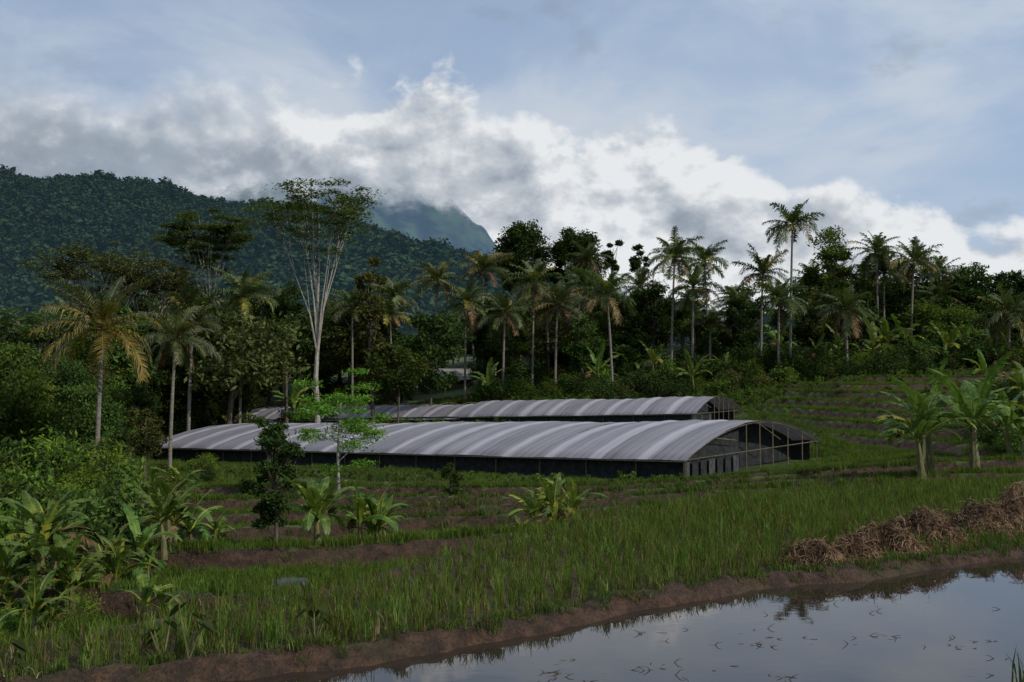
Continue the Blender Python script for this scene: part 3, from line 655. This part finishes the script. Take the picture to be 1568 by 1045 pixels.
# ---------------------------------------------------------------- small buildings
def house(name,px,D,w,d,h,roofh,rz,roof,wall,lift=0):
    x=bx(px,D); z=tz(x,D)+lift; par=empty(name,(x,D,z)); par.rotation_euler=(0,0,rz)
    b=MB(); t=.12
    b.box((0,-d/2,h/2-.5),w,t,h+1,wall);b.box((0,d/2,h/2-.5),w,t,h+1,wall);b.box((-w/2+t/2,0,h/2-.5),t,d-t-.006,h+1,wall);b.box((w/2-t/2,0,h/2-.5),t,d-t-.006,h+1,wall)
    obj('walls',b.mesh('walls'),parent=par)
    b=MB(); e=.5; ov=h-roofh*e/(d/2)
    for sg in(-1,1):
        rows=[]
        for i in range(41):
            xx=-w/2-.4+(w+.8)*i/40; c=.03*(i%2); rows.append([[xx,sg*(d/2+e),ov+c],[xx,0,h+roofh+c+.03]])
        b.grid(rows,roof)
    for sx in(-1,1): b.quads([[(sx*(w/2-.01),-d/2,h),(sx*(w/2-.01),d/2,h),(sx*(w/2-.01),0,h+roofh)]],wall)
    obj('roof',b.mesh('roof'),parent=par)
    b=MB(); b.box((-w*.1,-d/2-.09,1.0*min(1,h/2.2)),.9,.06,2.0*min(1,h/2.2),'wood')
    for q in(-.32,.25): 
        b.box((w*q,-d/2-.085,h*.6),.9,.05,h*.33,'glass'); b.box((w*q,-d/2-.095,h*.79),1.1,.07,.08,'wood'); b.box((w*q,-d/2-.095,h*.41),1.1,.07,.06,'wood')
    obj('door_and_windows',b.mesh('openings'),parent=par)
house('farm_shed',682,122,5.6,4.6,1.3,1.1,.35,'tin','wood')
house('village_house',832,127,3.5,5,2.6,1.4,.3,'tin','plaster')
house('village_house',1098,126,5,5,2.4,1.2,-.2,'tin','plaster',0)
house('village_house',1440,116,5,5,2.6,1.2,.2,'tile','plaster')
x=bx(450,19.5); par=empty('tarp_covered_bin',(x,19.5,tz(x,19.5)))
b=MB(); b.box((0,0,.2),.55,.4,.4,'tarp',.2)
rows=[[[ -.33+.66*i/8,-.25+.5*j/6,.42+.05*math.sin(i*1.3)*math.cos(j)-.16*(abs(j-3)==3)-.1*(i in(0,8))] for j in range(7)] for i in range(9)]
b.grid(rows,'tarp'); b.tube([(-.32,-.26,0),(-.32,-.26,.5)],[.02,.02],6,'wood'); b.tube([(.32,-.26,0),(.32,-.26,.5)],[.02,.02],6,'wood'); obj('bin_body',b.mesh('bin'),parent=par)

b=MB(); rs=np.random.RandomState(5)
for k in range(110):
    px=rs.uniform(650,1560); py=rs.uniform(900,1040); D=CAMZ*F/(py-580); x=bx(px,D)
    if D>np.interp(x,PX,PY)-.5: continue
    cl=rs.randint(4,12) if k%8==0 else rs.randint(0,3)
    for q in range(cl):
        a=rs.normal()*.4+(math.pi if rs.rand()<.5 else 0); L=.03+.10*rs.rand(); e=rs.rand()**3*.5; p=Vector((x+rs.normal()*.10,D+rs.normal()*.06,-.053))
        b.tube([p,p+Vector((math.cos(a)*L*.5,math.sin(a)*L*.5,L*e)),p+Vector((math.cos(a+.2)*L,math.sin(a+.2)*L,L*e*1.2))],[.005,.004,.002],4,'wood',False)
obj('pond_debris',b.mesh('debris'))
def taro(px,D,s,seed):
    rs=np.random.RandomState(seed); b=MB()
    for k in range(4):
        a=rs.rand()*6.28; h=s*(.5+.5*rs.rand()); e=Vector((math.cos(a)*s*.25,math.sin(a)*s*.25,h)); b.tube([(0,0,0),e*.6,e],[.012,.01,.006],5,'stem',False)
        d=Vector((math.cos(a),math.sin(a),-.9)).normalized(); sd=Vector((-math.sin(a),math.cos(a),0)); L=s*.32
        pts=[(-.35,.28),(-.1,.42),(.3,.36),(.7,.16),(1,0)]
        for sg in(-1,1):
            Q=[e]+[e+d*L*u+sd*sg*L*v for u,v in pts]
            for i in range(1,len(Q)-1): b.quads([[list(Q[0]),list(Q[i]),list(Q[i+1])]],'taro')
    x=bx(px,D); obj('taro_plant',b.mesh('taro'),(x,D,tz(x,D)-.02))
taro(295,10.4,.62,1); taro(255,10.6,.5,2); taro(485,11.2,.5,3); taro(20,9.8,.45,4)
gr_=tuft('reed',.5,26,.12,.008,['grass','ricedry'],5,.3); obj('reed_clump',gr_,(bx(1560,9.9),9.9,-.1)); 
b=MB(); b.tube([(0,0,0),(.25,.1,.22),(.6,.1,.30),(1.0,0,.62)],[.012,.012,.01,.005],5,'bark_w'); b.tube([(.25,.1,.22),(.2,.1,.5)],[.008,.004],4,'bark_w'); x=bx(75,13); obj('fallen_branch',b.mesh('branch'),(x,13,tz(x,13)))

# ---------------------------------------------------------------- hills
HX=np.array([-1500,-700,-480,-360,-300,-254,-225,-200,-176,-130,-84,-40,-11,20,60,150,400,900,1500]); HZ=np.array([170,165,158,150,150,146,136,131,130,123,108,97,90,78,62,50,45,45,45.])
def hillz(x,y):
    t=np.clip((y-250)/450,0,1); rid=np.interp(x,HX,HZ)-7
    z=8+(rid-8)*(t**.9)*(1+.18*np.sin(x*.021+y*.006)*(1-t)+.12*np.sin(x*.05+1+y*.01)*(1-t))
    back=np.clip((y-700)/500,0,1); return z*(1-.5*back)-3
hx=np.linspace(-1500,1500,151);hy=np.linspace(240,1200,60); X,Y=np.meshgrid(hx,hy)
b=MB(); mh,nt=newmat('hazy_hill_ground'); g=G(nt); bb=g.n('ShaderNodeBsdfPrincipled'); geo=g.n('ShaderNodeNewGeometry')
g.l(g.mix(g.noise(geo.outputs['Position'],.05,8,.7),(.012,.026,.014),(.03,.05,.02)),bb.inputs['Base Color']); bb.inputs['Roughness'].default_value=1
e=g.n('ShaderNodeEmission'); e.inputs[0].default_value=(.009,.019,.027,1); ad=g.n('ShaderNodeAddShader'); g.l(bb.outputs[0],ad.inputs[0]); g.l(e.outputs[0],ad.inputs[1]); o=g.n('ShaderNodeOutputMaterial'); g.l(ad.outputs[0],o.inputs[0]); mh.cycles.emission_sampling='NONE'  # faint blue emission stands in for aerial haze over the hill
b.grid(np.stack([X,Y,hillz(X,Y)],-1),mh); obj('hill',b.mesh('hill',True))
def hcrown(seed):
    rs=np.random.RandomState(seed); b=MB()
    for i in range(7):
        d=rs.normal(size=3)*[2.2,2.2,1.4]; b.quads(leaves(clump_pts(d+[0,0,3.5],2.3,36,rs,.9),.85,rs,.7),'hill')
    return b.mesh('hillcrown')
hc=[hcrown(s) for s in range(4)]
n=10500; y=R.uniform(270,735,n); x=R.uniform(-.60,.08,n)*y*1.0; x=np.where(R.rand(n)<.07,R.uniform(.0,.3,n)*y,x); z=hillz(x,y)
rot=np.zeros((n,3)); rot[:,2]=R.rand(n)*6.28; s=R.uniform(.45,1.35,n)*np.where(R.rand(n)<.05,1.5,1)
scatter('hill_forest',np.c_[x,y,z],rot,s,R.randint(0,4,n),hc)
MX=np.array([-3500,-2400,-1270,-588,-350,-220,-150,-37,120,300,800,2500]); MZ=np.array([500,900,1000,900,790,700,640,512,440,360,230,100.])
mx_=np.linspace(-3500,2500,360);my=np.linspace(3000,5000,90); X,Y=np.meshgrid(mx_,my)
t=1-np.abs(Y-4000)/1000; rid=np.interp(X,MX,MZ); Z=rid*np.clip(t,0,1)**.9+(18*np.sin(X*.021+Y*.004)+14*np.sin(X*.05+Y*.011)+7*np.sin(X*.11+Y*.03)+45*np.sin(X*.008+Y*.012))*ss(t*2)*(1-t*.75)+8*np.sin(X*.045)+5*np.sin(X*.1+1)
b=MB(); m,nt=newmat('hazy_mountain'); g=G(nt); geo=g.n('ShaderNodeNewGeometry'); s=g.n('ShaderNodeSeparateXYZ'); g.l(geo.outputs['Position'],s.inputs[0])
nn=g.noise(geo.outputs['Position'],.006,6,.6)
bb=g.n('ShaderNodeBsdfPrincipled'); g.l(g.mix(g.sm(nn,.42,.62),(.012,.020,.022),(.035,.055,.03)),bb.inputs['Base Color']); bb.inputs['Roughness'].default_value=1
e=g.n('ShaderNodeEmission'); e.inputs[0].default_value=(.026,.062,.118,1); ad=g.n('ShaderNodeAddShader'); g.l(bb.outputs[0],ad.inputs[0]); g.l(e.outputs[0],ad.inputs[1])  # distance haze built into the mountain material as even blue emission
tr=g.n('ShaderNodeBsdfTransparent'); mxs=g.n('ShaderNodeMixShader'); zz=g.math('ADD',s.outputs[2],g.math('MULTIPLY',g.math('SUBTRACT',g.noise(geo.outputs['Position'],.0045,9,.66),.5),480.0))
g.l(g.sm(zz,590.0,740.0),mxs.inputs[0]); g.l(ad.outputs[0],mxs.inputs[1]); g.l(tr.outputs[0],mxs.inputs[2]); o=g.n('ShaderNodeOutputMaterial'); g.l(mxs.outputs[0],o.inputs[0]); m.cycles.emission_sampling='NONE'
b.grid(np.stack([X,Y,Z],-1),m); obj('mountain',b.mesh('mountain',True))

# ---------------------------------------------------------------- sky + sun
SUN_EL=rad(38); SUN_AZ=rad(122)
wd=bpy.data.worlds.new('World'); scene.world=wd; wd.use_nodes=True; nt=wd.node_tree; nt.nodes.clear(); g=G(nt)
sky=g.n('ShaderNodeTexSky'); sky.sky_type='NISHITA'; sky.sun_disc=False; sky.sun_elevation=SUN_EL; sky.sun_rotation=SUN_AZ; sky.air_density=1.0; sky.dust_density=1.2; sky.ozone_density=1.5
b1=g.n('ShaderNodeBackground'); g.l(sky.outputs[0],b1.inputs[0]); b1.inputs[1].default_value=.12
tc=g.n('ShaderNodeTexCoord'); s=g.n('ShaderNodeSeparateXYZ'); g.l(tc.outputs['Generated'],s.inputs[0])
az=g.math('ARCTAN2',s.outputs[0],s.outputs[1]); el=g.math('ARCSINE',s.outputs[2])
vec=g.vec(az,g.math('MULTIPLY',el,1.35),.37)
nA=g.noise(vec,10.0,9,.55,.1); nB=g.noise(g.vadd(vec,(.012,.022,0)),10.0,9,.55,.1)
nL=g.noise(g.vadd(vec,(3.1,1.7,0)),6.5,6,.58); nM=g.noise(g.vadd(vec,(5.1,2.7,0)),3.0,3,.5)
fc=g.n('ShaderNodeFloatCurve'); g.l(g.sm(az,-.6,.6,0,1,'LINEAR'),fc.inputs['Value'])
cv=fc.mapping.curves[0]; pts=[(0,.76),(.075,.74),(.22,.72),(.30,.74),(.38,.75),(.44,.71),(.50,.66),(.58,.63),(.625,.60),(.67,.52),(.73,.45),(.85,.42),(1,.36)]
cv.points[0].location=pts[0]; cv.points[1].location=pts[-1]
for p in pts[1:-1]: cv.points.new(*p)
fc.mapping.update()
eb=g.math('MULTIPLY',fc.outputs[0],.42)
d=g.math('ADD',g.math('SUBTRACT',eb,el),g.math('ADD',g.math('MULTIPLY',g.math('SUBTRACT',nA,.5),.24),g.math('MULTIPLY',g.math('SUBTRACT',nM,.5),.14)))
soft=g.sm(az,-.14,-.34,.030,.12)
mask=g.sm(d,0.0,soft)
emb=g.math('MULTIPLY',g.math('SUBTRACT',nA,nB),2.4)
left=g.sm(az,.10,-.16)
deep=g.math('MULTIPLY',g.sm(d,.01,.09),g.sm(left,0,1,.14,1.0))
br=g.math('SUBTRACT',.92,g.math('MULTIPLY',deep,.32)); br=g.math('ADD',br,emb); br=g.math('ADD',br,g.math('MULTIPLY',g.math('SUBTRACT',nL,.5),.7))
br=g.math('SUBTRACT',br,g.math('MULTIPLY',g.sm(az,-.2,-.45),.12),clamp=True)
ramp=g.n('ShaderNodeValToRGB'); g.l(br,ramp.inputs[0]); cr=ramp.color_ramp
cr.elements[0].position=0.0; cr.elements[0].color=(.21,.25,.305,1); cr.elements[1].position=1.0; cr.elements[1].color=(.80,.82,.84,1)
q=cr.elements.new(.45); q.color=(.32,.37,.435,1)
q=cr.elements.new(.75); q.color=(.53,.57,.62,1)
nV=g.noise(g.vec(g.math('MULTIPLY',az,1.0),g.math('MULTIPLY',el,2.2),1.3),3.2,7,.55,.3)
veil=g.sm(nV,.30,.60,.65,1.0)
nW=g.noise(g.vec(g.math('MULTIPLY',az,1.0),g.math('MULTIPLY',el,1.8),5.3),8.5,7,.55)
wisp=g.math('MULTIPLY',g.sm(nW,.58,.70),.5)
grad=g.sm(az,-.5,.4)
vcol=g.mix(wisp,g.mix(g.sm(nV,.38,.66),g.mix(grad,(.36,.45,.60),(.41,.52,.69)),(.56,.62,.70)),(.32,.37,.45))
b2=g.n('ShaderNodeBackground'); g.l(vcol,b2.inputs[0])
b3=g.n('ShaderNodeBackground'); g.l(ramp.outputs[0],b3.inputs[0])
m1=g.n('ShaderNodeMixShader'); g.l(veil,m1.inputs[0]); g.l(b1.outputs[0],m1.inputs[1]); g.l(b2.outputs[0],m1.inputs[2])
m2=g.n('ShaderNodeMixShader'); g.l(mask,m2.inputs[0]); g.l(m1.outputs[0],m2.inputs[1]); g.l(b3.outputs[0],m2.inputs[2])
o=g.n('ShaderNodeOutputWorld'); g.l(m2.outputs[0],o.inputs[0])
ld=bpy.data.lights.new('sun','SUN'); ld.energy=3.2; ld.angle=rad(.5); ld.color=(1,.94,.84)
so=bpy.data.objects.new('sun',ld); scene.collection.objects.link(so)
dv=Vector((math.sin(SUN_AZ)*math.cos(SUN_EL),math.cos(SUN_AZ)*math.cos(SUN_EL),math.sin(SUN_EL)))
so.rotation_euler=(-dv).to_track_quat('-Z','Y').to_euler(); so.location=(30,-10,60)
# ---------------------------------------------------------------- camera
cd=bpy.data.cameras.new('camera'); cd.lens=35; cd.sensor_width=36; cd.clip_end=20000; cd.clip_start=.1
co=bpy.data.objects.new('camera',cd); scene.collection.objects.link(co); co.location=(0,0,CAMZ); co.rotation_euler=(rad(90+2.16),0,0); scene.camera=co
scene.view_settings.view_transform='Standard'; scene.view_settings.look='None'; scene.view_settings.exposure=0
